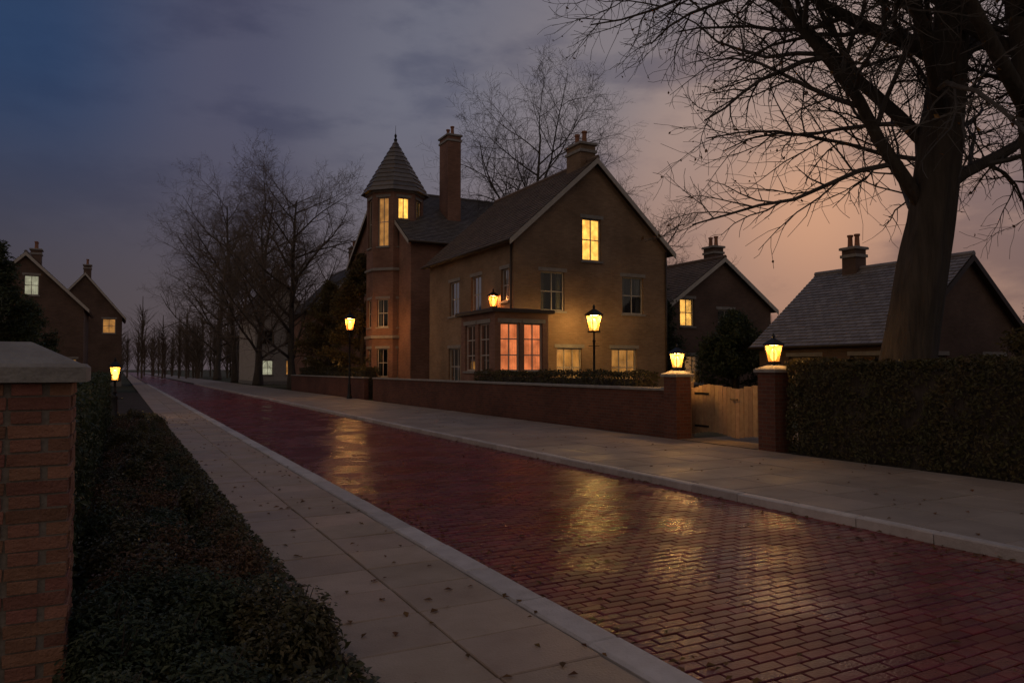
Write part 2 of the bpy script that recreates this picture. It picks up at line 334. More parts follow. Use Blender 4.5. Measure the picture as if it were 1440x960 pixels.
# ---------------------------------------------------------------- foliage
def leaf(bb,p,nrm,size,asp,r):
    u=nrm.orthogonal().normalized(); u.rotate(Matrix.Rotation(r.uniform(0,6.28),3,nrm)); v=nrm.cross(u)
    a=p-u*size*.5; c=p+u*size*.5; d=v*size*asp*.5; h=nrm*size*.10
    i=len(bb.v); bb.v+=[tuple(a),tuple(p-d+h),tuple(c-h),tuple(p+d+h)]; bb.f.append((i,i+1,i+2,i+3))
def rvec(r):
    while True:
        q=Vector((r.uniform(-1,1),r.uniform(-1,1),r.uniform(-1,1)))
        if .05<q.length<1: return q.normalized()
def foliage_blob(seed,rx,rz,n,size,clumps=14):
    r=random.Random(seed); bb=MB(); cs=[]
    for _ in range(clumps):
        d=rvec(r); d.z=abs(d.z)*.9+.05; cs.append((Vector((d.x*rx*.62,d.y*rx*.62,d.z*rz*.72)),r.uniform(.28,.5)))
    for _ in range(n):
        c,k=r.choice(cs); d=rvec(r); rad=k*(r.random()**.4); p=c+Vector((d.x*rx*rad,d.y*rx*rad,d.z*rz*rad))
        if p.z<.01: p.z=r.uniform(.01,.08)
        leaf(bb,p,(d*.8+rvec(r)*.6+Vector((0,0,1.1))).normalized(),size*r.uniform(.6,1.25),.55,r)
    return bb
def stems(seed,rx,rz,n=7,rad=.012):
    r=random.Random(seed); bb=MB()
    for _ in range(n):
        a=r.uniform(0,6.28); e=Vector((math.cos(a)*rx*r.uniform(.2,.8),math.sin(a)*rx*r.uniform(.2,.8),rz*r.uniform(.6,1)))
        bb.tube([(0,0,-.03),(e.x*.4,e.y*.4,e.z*.5),tuple(e)],[rad,rad*.7,rad*.25],5)
    return bb
def hedge(name,label,x0,x1,y0,y1,h,n,size,m,seed,group=None):
    r=random.Random(seed); o=thing(name,label,'hedge',((x0+x1)/2,(y0+y1)/2,0),group)
    cx,cy=(x0+x1)/2,(y0+y1)/2; q=MB(); q.box(x0-cx+.16,x1-cx-.16,y0-cy+.16,y1-cy-.16,-.1,h-.2); q.build('light_block_core',M['bark'],o)  # solid bark-coloured box added inside the leaves to block light through the hedge
    bb=MB(); W,Ln=x1-x0,y1-y0; areas=[Ln*h,Ln*h,W*h,W*h,W*Ln]
    for _ in range(n):
        f=r.choices(range(5),areas)[0]; u,v=r.random(),r.random(); dp=abs(r.gauss(0,.07))
        if f==0: p=Vector((x0+dp,y0+u*Ln,v*h)); nn=Vector((-1,0,.2))
        elif f==1: p=Vector((x1-dp,y0+u*Ln,v*h)); nn=Vector((1,0,.2))
        elif f==2: p=Vector((x0+u*W,y0+dp,v*h)); nn=Vector((0,-1,.2))
        elif f==3: p=Vector((x0+u*W,y1-dp,v*h)); nn=Vector((0,1,.2))
        else: p=Vector((x0+u*W,y0+v*Ln,h-dp)); nn=Vector((0,0,1))
        bl_=noise.noise(p*1.7)*.14+noise.noise(p*5)*.06
        if noise.noise(p*3.1+Vector((9,9,9)))>.42: continue
        p+=nn*bl_; p.z=max(.02,p.z)
        leaf(bb,p-Vector((cx,cy,0)),(nn+rvec(r)*.8).normalized(),size*r.uniform(.6,1.3),.55,r)
    bb.build('foliage',m,o); return o
# ---------------------------------------------------------------- bare trees
def grow(r,p,d,length,rad,level,maxl,out,P):
    nseg=P['seg'][min(level,len(P['seg'])-1)]; pts=[p.copy()]; rads=[rad]; q=p.copy(); dd=d.copy()
    for k in range(nseg):
        wob=P['wob'][min(level,len(P['wob'])-1)]; dd=(dd+rvec(r)*wob+Vector((0,0,P['up'][min(level,len(P['up'])-1)]))).normalized()
        q=q+dd*(length/nseg); pts.append(q.copy()); rads.append(rad*(1-(k+1)/nseg*(P['tap'] if level<maxl else .8)))
    out.append((level,pts,rads))
    if level>=maxl: return
    nc=P['n'][level]
    for c in range(nc):
        f=P['start'][level]+(1-P['start'][level])*(c+r.random()*.8)/nc; f=min(f,.999); k=int(f*nseg); fr=f*nseg-k
        bp=pts[k].lerp(pts[k+1],fr); br=rads[k]*(1-fr)+rads[k+1]*fr; pd=(pts[k+1]-pts[k]).normalized()
        ax=pd.orthogonal().normalized(); ax.rotate(Matrix.Rotation(c*2.4+r.uniform(-.5,.5),3,pd))
        an=R(r.uniform(*P['ang'][level])); nd=(pd*math.cos(an)+ax*math.sin(an)).normalized()
        if P.get('bias') and level==0: nd=(nd+P['bias']).normalized()
        grow(r,bp,nd,length*P['len'][level]*r.uniform(.7,1.2)*(1.15-.55*f if level==0 else 1.1-.4*f),min(br*.72,rad*P['rr'][level]),level+1,maxl,out,P)
DEF=dict(seg=[9,6,5,4,3],wob=[.07,.16,.22,.28,.3],up=[.05,.05,.03,.02,.0],tap=.82,n=[11,7,6,6],start=[.28,.2,.15,.15],ang=[(35,65),(30,60),(28,60),(25,60)],len=[.55,.55,.52,.5],rr=[.42,.5,.5,.55])
def bare_tree(name,label,loc,height,rad,seed,P=None,maxl=4,lean=(0,0),group=None,tm='twig',flare=True,leaves=0):
    r=random.Random(seed); Q=dict(DEF); Q.update(P or {}); out=[]
    grow(r,Vector((0,0,-.15)),Vector((lean[0],lean[1],1)).normalized(),height,rad,0,maxl,out,Q)
    o=thing(name,label,'tree',loc,group); tb,cb=MB(),MB()
    for lv,pts,rads in out:
        if lv==0 and flare: rads=[rads[0]*1.5]+rads[1:]
        if lv==0:
            i0=len(tb.v); fine=[]; fr=[]
            for k in range(len(pts)-1):
                for q in range(5): fine.append(pts[k].lerp(pts[k+1],q/5)); fr.append(rads[k]+(rads[k+1]-rads[k])*q/5)
            fine.append(pts[-1]); fr.append(rads[-1]); tb.tube(fine,fr,22)
            for q in range(len(fine)):
                c_=fine[q]
                for j in range(22):
                    v_=Vector(tb.v[i0+q*22+j]); d_=v_-c_; th=math.atan2(d_.y,d_.x); ff=max(0,1-q/8)
                    tb.v[i0+q*22+j]=tuple(c_+d_*(1+.07*math.sin(th*7+q*.25)+.09*noise.noise((math.cos(th)*2,math.sin(th)*2,c_.z*.7))+ff*.22*max(0,math.sin(th*4+1))))
        elif lv==1: tb.tube(pts,rads,8)
        else: cb.tube(pts,[max(x,.006) for x in rads],5 if lv==2 else 3,cap=False)
    tb.build('trunk',M['bark'],o,True); cr=cb.build('crown',M[tm],o)
    if leaves:
        lb=MB(); tips=[pts for lv,pts,_ in out if lv>=3]
        for _ in range(leaves):
            t=r.choice(tips); leaf(lb,r.choice(t)+rvec(r)*.08,rvec(r),.11*r.uniform(.6,1.2),.6,r)
        lb.build('leaves',M['deadleaf'],o)
    return o
# ---------------------------------------------------------------- houses
def clip(poly,nx,nz,c):
    out=[]
    for i in range(len(poly)):
        a,b_=poly[i],poly[(i+1)%len(poly)]; da=nx*a[0]+nz*a[1]-c; db=nx*b_[0]+nz*b_[1]-c
        if da<=0: out.append(a)
        if (da<0<db) or (db<0<da): t=da/(da-db); out.append((a[0]+(b_[0]-a[0])*t,a[1]+(b_[1]-a[1])*t))
    return out
def wall(parent,o,u,nrm,width,h,m,opens=(),gable=0,thick=.25,name='wall'):
    """wall in plane o + a*u + b*z, outward normal nrm; real openings with reveals"""
    o,u,nrm=Vector(o),Vector(u),Vector(nrm); bb=MB(); top=h+gable
    us=sorted({0,width,*[a for q in opens for a in (q[0],q[1])]}); zs=sorted({0,h,top,*[a for q in opens for a in (q[2],q[3])]})
    P=lambda a,z,d=0: tuple(o+u*a+Vector((0,0,z))-nrm*d)
    for i in range(len(us)-1):
        for j in range(len(zs)-1):
            a0,a1,z0,z1=us[i],us[i+1],zs[j],zs[j+1]; ma,mz=(a0+a1)/2,(z0+z1)/2
            if any(q[0]<ma<q[1] and q[2]<mz<q[3] for q in opens): continue
            pl=[(a0,z0),(a1,z0),(a1,z1),(a0,z1)]
            if gable:
                k=gable/(width/2); pl=clip(pl,-k,1,h); pl=clip(pl,k,1,h+k*width) if len(pl)>2 else pl
            elif z0>=h: continue
            if len(pl)>2: bb.poly([P(*q) for q in pl],[tuple(q) for q in pl])
    for q in opens:
        a0,a1,z0,z1=q[:4]
        for e in (((a0,z0),(a0,z1)),((a0,z1),(a1,z1)),((a1,z1),(a1,z0)),((a1,z0),(a0,z0))):
            bb.quad(P(*e[0]),P(*e[1]),P(*e[1],thick),P(*e[0],thick),[e[0],e[1],(e[1][0]+thick,e[1][1]),(e[0][0]+thick,e[0][1])])
    return bb.build(name,m,parent)
def window(parent,o,u,nrm,q,bars=(1,1),frame='trim',fill='room'):
    """opening q=(a0,a1,z0,z1): frame > pane, sill, curtain or room behind"""
    o,u,nrm=Vector(o),Vector(u),Vector(nrm); a0,a1,z0,z1=q[:4]; fw=.06
    mt=Matrix(((u.x,-nrm.x,0,o.x),(u.y,-nrm.y,0,o.y),(0,0,1,o.z),(0,0,0,1)))
    fr=MB(); d0,d1=.10,.16
    for (x0,x1,y0,y1) in ((a0,a0+fw,z0,z1),(a1-fw,a1,z0,z1),(a0+fw,a1-fw,z0,z0+fw),(a0+fw,a1-fw,z1-fw,z1)): fr.obox(mt,x0,x1,d0,d1,y0,y1)
    for k in range(1,bars[0]+1): x=a0+(a1-a0)*k/(bars[0]+1); fr.obox(mt,x-.022,x+.022,d0+.01,d1-.01,z0+fw,z1-fw)
    for k in range(1,bars[1]+1): z=z0+(z1-z0)*k/(bars[1]+1); fr.obox(mt,a0+fw,a1-fw,d0+.012,d1-.012,z-.022,z+.022)
    f=fr.build('window',M[frame],parent)
    pn=MB(); pn.obox(mt,a0+fw,a1-fw,d0+.025,d0+.035,z0+fw,z1-fw); pn.build('pane',M['glass'],f)
    si=MB(); si.obox(mt,a0-.08,a1+.08,-.07,.098,z0-.09,z0-.002); si.build('sill',M['stone'],f); si=MB(); si.obox(mt,a0-.12,a1+.12,-.02,.03,z1+.002,z1+.16); si.build('lintel',M['stone'],f)
    cu=MB(); nseg=24; dd=.3; n_=int((a1-a0)*30)+4
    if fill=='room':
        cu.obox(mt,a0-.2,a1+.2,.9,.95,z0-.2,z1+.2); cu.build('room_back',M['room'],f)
        cb=MB()
        for side in (0,1):
            wd=(a1-a0)*.24; s0=a0 if side==0 else a1-wd
            pts=[(s0+wd*k/8,.26+.03*math.sin(k*2.1)) for k in range(9)]
            for k in range(8): cb.quad(*[tuple(mt@Vector(v)) for v in ((pts[k][0],pts[k][1],z0),(pts[k+1][0],pts[k+1][1],z0),(pts[k+1][0],pts[k+1][1],z1),(pts[k][0],pts[k][1],z1))])
        cb.build('curtain',M['curtain'],f)
    else:
        pts=[(a0-.05+(a1-a0+.1)*k/n_,.3+.02*math.sin(k*1.9)) for k in range(n_+1)]
        for k in range(n_): cu.quad(*[tuple(mt@Vector(v)) for v in ((pts[k][0],pts[k][1],z0-.05),(pts[k+1][0],pts[k+1][1],z0-.05),(pts[k+1][0],pts[k+1][1],z1+.05),(pts[k][0],pts[k][1],z1+.05))])
        cu.build('lit_blind',M[fill],f)
    return f
def slope(parent,a,b_,up,m,course=.22,thick=.05,name='roof'):
    """roof slope from eaves line a-b_ up by vector `up`, laid in overlapping courses of tiles"""
    a,b_,up=Vector(a),Vector(b_),Vector(up); al=(b_-a); n=max(2,int(up.length/course)); nr=al.normalized().cross(up.normalized())
    if nr.z<0: nr=-nr
    bb=MB(); r=random.Random(int(a.x*7+a.y*3)); tw=.34
    for k in range(n):
        p0=a+up*(k/n); p1=a+up*((k+1.12)/n); nt=max(1,int(al.length/tw)); off=(k%2)*.5
        for j in range(nt+1):
            f0=max(0,(j-off)/nt); f1=min(1,(j+1-off)/nt)
            if f1-f0<1e-4: continue
            dz=nr*(thick+r.uniform(0,.012)); q=[p0+al*f0+dz,p0+al*(f1-.02/al.length)+dz,p1+al*(f1-.02/al.length)+nr*.02,p1+al*f0+nr*.02]
            bb.quad(*map(tuple,q)); bb.quad(tuple(p0+al*f0),tuple(p0+al*f1),tuple(q[1]),tuple(q[0]))
    ro=bb.build(name,m,parent)
    q=MB(); c0=[a,b_,b_+up,a+up]; q.quad(*[tuple(v) for v in c0]); q.quad(*[tuple(v-nr*.12) for v in reversed(c0)])
    for i in range(4): q.quad(tuple(c0[i]-nr*.12),tuple(c0[(i+1)%4]-nr*.12),tuple(c0[(i+1)%4]),tuple(c0[i]))
    q.build('roof_deck',M['darktrim'],ro); return ro
def chimney(parent,x,y,w_,d_,z0,z1,m,pots=2):
    q=MB(); 
    for (nx,ny,uu,ww) in ((-1,0,(0,-1,0),d_),(1,0,(0,1,0),d_),(0,-1,(1,0,0),w_),(0,1,(-1,0,0),w_)):
        c=Vector((x+nx*w_/2,y+ny*d_/2,0)); u=Vector(uu); a=c-u*ww/2; e=c+u*ww/2
        q.quad((a.x,a.y,z0),(e.x,e.y,z0),(e.x,e.y,z1),(a.x,a.y,z1),[(0,z0),(ww,z0),(ww,z1),(0,z1)])
    ch=q.build('chimney',m,parent)
    q=MB(); q.box(x-w_/2-.06,x+w_/2+.06,y-d_/2-.06,y+d_/2+.06,z1-.35,z1-.22); q.box(x-w_/2-.09,x+w_/2+.09,y-d_/2-.09,y+d_/2+.09,z1,z1+.12,.03); q.build('chimney_cap',M['stone'],ch)
    for k in range(pots):
        q=MB(); cy=y+(k-(pots-1)/2)*(d_/pots); q.lathe(x,cy,[(.13,z1+.10),(.11,z1+.3),(.10,z1+.6),(.135,z1+.62),(.135,z1+.70),(.08,z1+.70),(.08,z1+.5)],10); q.build('chimney_pot',M['pot'],ch)
def pipe(parent,x,y,z1,m='darktrim'):
    q=MB(); q.tube([(x,y,0),(x,y,z1)],[.045,.045],8); q.build('downpipe',M[m],parent,True)
def house(label,x0,x1,y0,y1,eaves,ridge,axis,wm,rm,near='x0',front=(),side=(),gfront=(),name='brick_house',chim=(),trim='trim',cat='house',group=None,plinth=True):
    """front wall on x0 (or x1 when the house stands left of the road); side wall on y0 facing back down the street.
    openings: (a0,a1,z0,z1,fill[,bars]) measured from the near corner."""
    H=thing(name,label,cat,(0,0,0),group); W=x1-x0; Ln=y1-y0; g=ridge-eaves
    if near=='x0': fo,fu,fn=(x0,y0,0),(0,1,0),(-1,0,0); bo,bn=(x1,y0,0),(1,0,0)
    else: fo,fu,fn=(x1,y0,0),(0,1,0),(1,0,0); bo,bn=(x0,y0,0),(-1,0,0)
    so_,su,sn=(x0,y0,0),(1,0,0),(0,-1,0)
    gs=g if axis=='y' else 0; gf=g if axis=='x' else 0
    wall(H,fo,fu,fn,Ln,eaves,M[wm],front,gf); wall(H,so_,su,sn,W,eaves,M[wm],side,gs)
    wall(H,bo,fu,bn,Ln,eaves,M[wm],(),gf); wall(H,(x0,y1,0),su,(0,1,0),W,eaves,M[wm],(),gs)
    for ops,o_,u_,n_ in ((front,fo,fu,fn),(side,so_,su,sn)):
        for q in ops:
            if q[4]=='door': door(H,o_,u_,n_,q)
            else: window(H,o_,u_,n_,q,q[5] if len(q)>5 else (1,1),trim,q[4])
    ov=.35
    if axis=='y':
        k=g/(W/2); dz=-k*ov
        slope(H,(x0-ov,y0-.25,eaves+dz),(x0-ov,y1+.25,eaves+dz),(W/2+ov,0,g-dz),M[rm]); slope(H,(x1+ov,y1+.25,eaves+dz),(x1+ov,y0-.25,eaves+dz),(-W/2-ov,0,g-dz),M[rm])
        q=MB(); q.tube([((x0+x1)/2,y0-.27,ridge+.03),((x0+x1)/2,y1+.27,ridge+.03)],[.12,.12],8); q.build('ridge',M[rm],H)
        for s in (0,1):
            q=MB(); e=x0-ov if s==0 else x1+ov; q.poly([(e,y0-.285,eaves+dz-.22),((x0+x1)/2,y0-.285,ridge-.24),((x0+x1)/2,y0-.285,ridge+.02),(e,y0-.285,eaves+dz+.04)]); q.poly([(e,y0-.25,eaves+dz-.22),((x0+x1)/2,y0-.25,ridge-.24),((x0+x1)/2,y0-.285,ridge-.24),(e,y0-.285,eaves+dz-.22)]); q.build('bargeboard',M[trim],H)
        q=MB(); e=x0-ov-.06; q.tube([(e,y0-.25,eaves+dz-.02),(e,y1+.25,eaves+dz-.02)],[.06,.06],8); q.build('gutter',M['darktrim'],H,True)
    else:
        k=g/(Ln/2); dz=-k*ov
        slope(H,(x1+.25,y0-ov,eaves+dz),(x0-.25,y0-ov,eaves+dz),(0,Ln/2+ov,g-dz),M[rm]); slope(H,(x0-.25,y1+ov,eaves+dz),(x1+.25,y1+ov,eaves+dz),(0,-Ln/2-ov,g-dz),M[rm])
        q=MB(); q.tube([(x0-.27,(y0+y1)/2,ridge+.03),(x1+.27,(y0+y1)/2,ridge+.03)],[.12,.12],8); q.build('ridge',M[rm],H)
        e=x0-.285 if near=='x0' else x1+.285
        for s in (0,1):
            f=y0-ov if s==0 else y1+ov; q=MB(); q.poly([(e,f,eaves+dz-.22),(e,(y0+y1)/2,ridge-.24),(e,(y0+y1)/2,ridge+.02),(e,f,eaves+dz+.04)]); q.build('bargeboard',M[trim],H)
        q=MB(); q.tube([(x0-.25,y0-ov-.06,eaves+dz-.02),(x1+.25,y0-ov-.06,eaves+dz-.02)],[.06,.06],8); q.build('gutter',M['darktrim'],H,True)
    for c in chim: chimney(H,*c,M[wm])
    if plinth:
        q=MB(); q.box(x0-.04,x1+.04,y0-.04,y1+.04,-.15,.35); q.build('plinth',M['stone'],H)
    return H
def door(H,o,u,nrm,q):
    o,u,nrm=Vector(o),Vector(u),Vector(nrm); a0,a1,z0,z1=q[:4]
    mt=Matrix(((u.x,-nrm.x,0,o.x),(u.y,-nrm.y,0,o.y),(0,0,1,o.z),(0,0,0,1)))
    d=MB(); d.obox(mt,a0+.06,a1-.06,.14,.19,z0,z1-.06)
    for (pa,pb,za,zb) in ((.18,.46,.15,.75),(.54,.82,.15,.75),(.18,.46,.95,1.75),(.54,.82,.95,1.75)): w_=a1-a0; d.obox(mt,a0+w_*pa,a0+w_*pb,.12,.139,z0+za,z0+zb)
    dd=d.build('door',M[q[5]],H)
    k=MB(); k.obox(mt,a1-.2,a1-.15,.07,.138,z0+.98,z0+1.06); k.build('handle',M['iron'],dd)
    f=MB(); f.obox(mt,a0,a0+.06,.1,.2,z0,z1); f.obox(mt,a1-.06,a1,.1,.2,z0,z1); f.obox(mt,a0+.06,a1-.06,.1,.2,z1-.06,z1); f.build('door_frame',M['trim'],dd)
    st=MB(); st.obox(mt,a0-.2,a1+.2,-.5,.0,-.1,z0-.02); st.build('step',M['stone'],dd)
def lantern_parts(o,z,m,s=1.0,power=0,colr=(1,.58,.2),real=True):
    """square street lantern standing at height z on its support"""
    q=MB(); 
    for sx in (-1,1):
        for sy in (-1,1): q.tube([(sx*.07*s,sy*.07*s,z),(sx*.11*s,sy*.11*s,z+.30*s)],[.011*s,.011*s],5)
    q.box(-.09*s,.09*s,-.09*s,.09*s,z-.03*s,z); q.box(-.13*s,.13*s,-.13*s,.13*s,z+.30*s,z+.325*s)
    i=len(q.v); q.v+=[(-.14*s,-.14*s,z+.325*s),(.14*s,-.14*s,z+.325*s),(.14*s,.14*s,z+.325*s),(-.14*s,.14*s,z+.325*s),(0,0,z+.45*s)]; q.f+=[(i,i+1,i+4),(i+1,i+2,i+4),(i+2,i+3,i+4),(i+3,i,i+4)]
    q.lathe(0,0,[(.02*s,z+.44*s),(.03*s,z+.47*s),(.012*s,z+.52*s)],8); f=q.build('lantern_cage',M['iron'],o)
    q=MB(); q.lathe(0,0,[(.02*s,z+.02*s),(.055*s,z+.07*s),(.065*s,z+.14*s),(.04*s,z+.22*s),(.005*s,z+.24*s)],10); q.build('bulb',M[m],f,True)
    q=MB()
    for k in range(4):
        c,sn=math.cos(k*math.pi/2),math.sin(k*math.pi/2); P_=[(-.07,-.066,.01),(.07,-.066,.01),(.108,-.104,.295),(-.108,-.104,.295)]; q.quad(*[((x*c-y*sn)*s,(x*sn+y*c)*s,z+zz*s) for x,y,zz in P_])
    q.build('frosted_glass',M['lampglassorange' if m=='bulborange' else 'lampglass'],f)
    if power:
        l=bpy.data.lights.new('lamp_light','POINT'); l.energy=power; l.color=colr; l.shadow_soft_size=.09*s
        lo=bpy.data.objects.new('lamp_light',l); COL.objects.link(lo); lo.parent=o; lo.location=(0,0,z+.26*s)
# --- house B: tan brick, gable to the drive
fl=lambda a,b_,z,h,f,bars=(1,1): (a,b_,z,z+h,f,bars)
BX0,BX1,BY0,BY1=14.6,22.8,27.4,37
HB=house('tan brick house with a lit attic window in its gable and a red door',BX0,BX1,BY0,BY1,7.4,11.1,'y','tanbrick','browntile',
 front=[(3.2,4.2,.4,2.6,'door','reddoor'),fl(5.6,7.0,.9,1.8,'litdim',(2,1)),fl(.5,1.2,4.6,1.4,'room'),fl(3.2,4.3,4.3,1.7,'room'),fl(5.7,6.9,4.3,1.7,'room')],
 side=[fl(2.1,3.4,.9,1.7,'litdim',(2,1)),fl(5.0,6.4,.9,1.7,'litdim',(2,1)),fl(1.3,2.5,4.2,1.7,'room'),fl(5.6,6.8,4.2,1.7,'room'),fl(3.45,4.45,6.5,1.9,'lit')],
 chim=[(18.7,28.5,.8,1.2,10.2,11.9)])
pipe(HB,BX1-.1,BY0-.07,7.2); pipe(HB,BX0-.07,BY0+.15,7.2)
wall(HB,(12.8,25.6,0),(1,0,0),(0,-1,0),2.4,3.9,M['redbrick'],[(.25,1.1,1.6,3.5,'litred'),(1.3,2.15,1.6,3.5,'litred')],0,.2,'porch_wall')
for q_ in ((.25,1.1,1.6,3.5),(1.3,2.15,1.6,3.5)): window(HB,(12.8,25.6,0),(1,0,0),(0,-1,0),q_,(1,2),'trim','litred')
wall(HB,(12.8,25.6,0),(0,1,0),(-1,0,0),3.2,3.9,M['redbrick'],[(.5,1.5,1.6,3.5,'litred'),(1.8,2.8,1.6,3.5,'litred')],0,.2,'porch_wall')
for q_ in ((.5,1.5,1.6,3.5),(1.8,2.8,1.6,3.5)): window(HB,(12.8,25.6,0),(0,1,0),(-1,0,0),q_,(1,2),'trim','litred')
wall(HB,(15.2,25.6,0),(0,1,0),(1,0,0),1.8,3.9,M['redbrick'],(),0,.2,'porch_wall'); wall(HB,(12.8,28.8,0),(1,0,0),(0,1,0),1.8,3.9,M['redbrick'],(),0,.2,'porch_wall')
q=MB(); q.box(12.6,15.4,25.4,27.395,3.9,4.05,.03); q.box(12.6,14.595,27.395,29.0,3.9,4.05,.03); q.build('porch_roof',M['darktrim'],HB)
# --- house A: red brick villa with corner turret
AX0,AX1,AY0,AY1=14.8,23.2,40.5,53
HA=house('tall red brick villa with a slate roof and a corner turret',AX0,AX1,AY0,AY1,9.3,13.4,'x','redbrick','slate',
 front=[(5.9,6.9,.4,2.7,'door','darkdoor'),fl(8,9.4,.9,2.0,'room'),fl(5.8,6.9,4,1.8,'room'),fl(8.1,9.3,4,1.8,'litdim'),fl(8.1,9.3,6.8,1.6,'room'),fl(5.6,6.9,9.6,1.5,'litdim')],
 side=[fl(2.2,3.4,.9,2,'room'),fl(5,6.2,.9,2,'room'),fl(2.2,3.4,4,1.8,'room'),fl(5,6.2,4,1.8,'litdim'),fl(2.2,3.4,6.9,1.6,'room'),fl(5,6.2,6.9,1.6,'room')],
 chim=[(18.7,43.9,.9,1.4,11,16.6),(18,51.5,.9,1.4,11,15)],name='brick_villa')
def turret(parent,cx,cy,r,h,roofh):
    q=MB(); n=8; top=h
    ang=[math.pi/8+2*math.pi*k/n for k in range(n)]; P=[(cx+r*math.cos(a),cy+r*math.sin(a)) for a in ang]; L_=math.dist(P[0],P[1])
    for k in range(n):
        p0,p1=Vector((*P[k],0)),Vector((*P[(k+1)%n],0)); u=(p1-p0).normalized(); nn=Vector((u.y,-u.x,0)); a0,a1=L_/2-.36,L_/2+.36
        ops=[]
        md=((p0+p1)/2); face=(Vector((0,0,0))-md).normalized().dot(nn)
        if face>.1: ops=[(a0,a1,1.2,2.9,'room'),(a0,a1,4.2,5.9,'room'),(a0,a1,9.1,12.1,'lit' if abs(nn.x)<.3 or nn.x>0 else 'litdim')]
        wall(parent,p0,u,nn,L_,h,M['redbrick'],ops,0,.2,'turret_wall')
        for o_ in ops: window(parent,p0,u,nn,o_,(1,1),'trim',o_[4])
    for z in (3.5,7.6,h-.1):
        q=MB(); ring=[]
        for rr,zz in ((r+.02,z),(r+.12,z+.03),(r+.12,z+.16),(r+.02,z+.2)): ring.append([(cx+rr*math.cos(a),cy+rr*math.sin(a),zz) for a in ang])
        for i in range(3):
            for k in range(n): q.quad(ring[i][k],ring[i][(k+1)%n],ring[i+1][(k+1)%n],ring[i+1][k])
        q.build('string_course',M['stone'],parent)
    q=MB(); rows=12; R0=r+.35
    for i in range(rows):
        f0,f1=i/rows,(i+1)/rows
        for k in range(n):
            A=lambda f,e,kk:(cx+(R0*(1-f)+e)*math.cos(ang[kk%n]),cy+(R0*(1-f)+e)*math.sin(ang[kk%n]),h+roofh*f)
            q.quad(A(f0,.05,k),A(f0,.05,k+1),A(f1,0,k+1),A(f1,0,k))
    rf=q.build('turret_roof',M['slate'],parent)
    q=MB(); q.lathe(cx,cy,[(.08,h+roofh-.15),(.12,h+roofh),(.05,h+roofh+.1),(.09,h+roofh+.25),(.015,h+roofh+.4),(.01,h+roofh+.9)],10); q.build('finial',M['iron'],rf)
turret(HA,AX0+.3,AY0+3.7,1.75,12.5,3.6)
# --- bungalow right, house D behind it, houses far down both sides
HR=house('low dark bungalow with a pale grey tiled roof behind the tall hedge',25,33,17,23.8,2.9,6.1,'y','darkbrick','greytile',
 front=[fl(.8,2.2,.9,1.3,'room',(2,0)),fl(3.6,5.2,.9,1.3,'room',(2,0))],side=[fl(1.2,2.6,.9,1.3,'room',(2,0)),fl(5,6.4,.9,1.3,'room',(2,0))],name='bungalow',chim=[(29,22,.7,.7,5.4,7.0,)],trim='darktrim')
HD=house('brown rendered house with one amber upstairs window beyond the bungalow',26,33.5,31,40,5.3,7.9,'y','darkbrick','browntile',
 front=[],side=[fl(.7,1.7,4.0,1.5,'lit'),fl(3.4,4.6,3.6,1.4,'room'),fl(1,2.2,.9,1.5,'litdim')],name='rendered_house',chim=[(31,33,.7,.9,7,8.8)])
HC=house('pale rendered house with a grey roof far down the road',12.9,18.4,84,96,8.0,11.5,'y','palerender','slate',
 front=[],side=[fl(.8,1.9,1,1.6,'litpale'),fl(3.3,4.4,1,1.6,'litdim'),fl(.8,1.9,4.3,1.6,'room'),fl(3.3,4.4,4.3,1.6,'room')],name='rendered_house',chim=[(16,88,.8,1.1,10.5,13)])
HC2=house('brown brick house with a steep slate roof between the villa and the pale house',15,22.5,64,74,7.2,11.0,'y','redbrick','slate',
 front=[fl(1,2.2,.9,1.7,'room'),fl(4,5.2,.9,1.7,'litdim'),fl(1,2.2,4.1,1.6,'room'),fl(4,5.2,4.1,1.6,'room')],side=[fl(1,2.2,.9,1.7,'litdim'),fl(4.6,5.8,.9,1.7,'room'),fl(1,2.2,4.1,1.6,'room'),fl(4.6,5.8,4.1,1.6,'room')],chim=[(18.7,66,.8,1.1,10,12.6)])
HL=house('grey brick house with a pale lit upstairs window left of the road',-9.6,-2.4,62,71,6.3,9.9,'y','darkbrick','slate',near='x1',
 front=[],side=[fl(4.2,5.4,.9,1.5,'room'),fl(5.8,6.8,.9,1.5,'litdim'),fl(3.5,4.4,6.9,1.4,'litpale'),fl(1.4,2.5,3.6,1.4,'room')],chim=[(-6,69,.7,1,9,11)])
HL2=house('dark brick house with one amber window, farthest left of the road',-6.8,.1,88,97,7.4,11.6,'y','darkbrick','browntile',near='x1',
 front=[],side=[fl(5.1,6.3,5.4,1.5,'litdim'),fl(1.5,2.6,1,1.5,'room')],chim=[(-3.3,92,.7,1,10.9,12.8)])
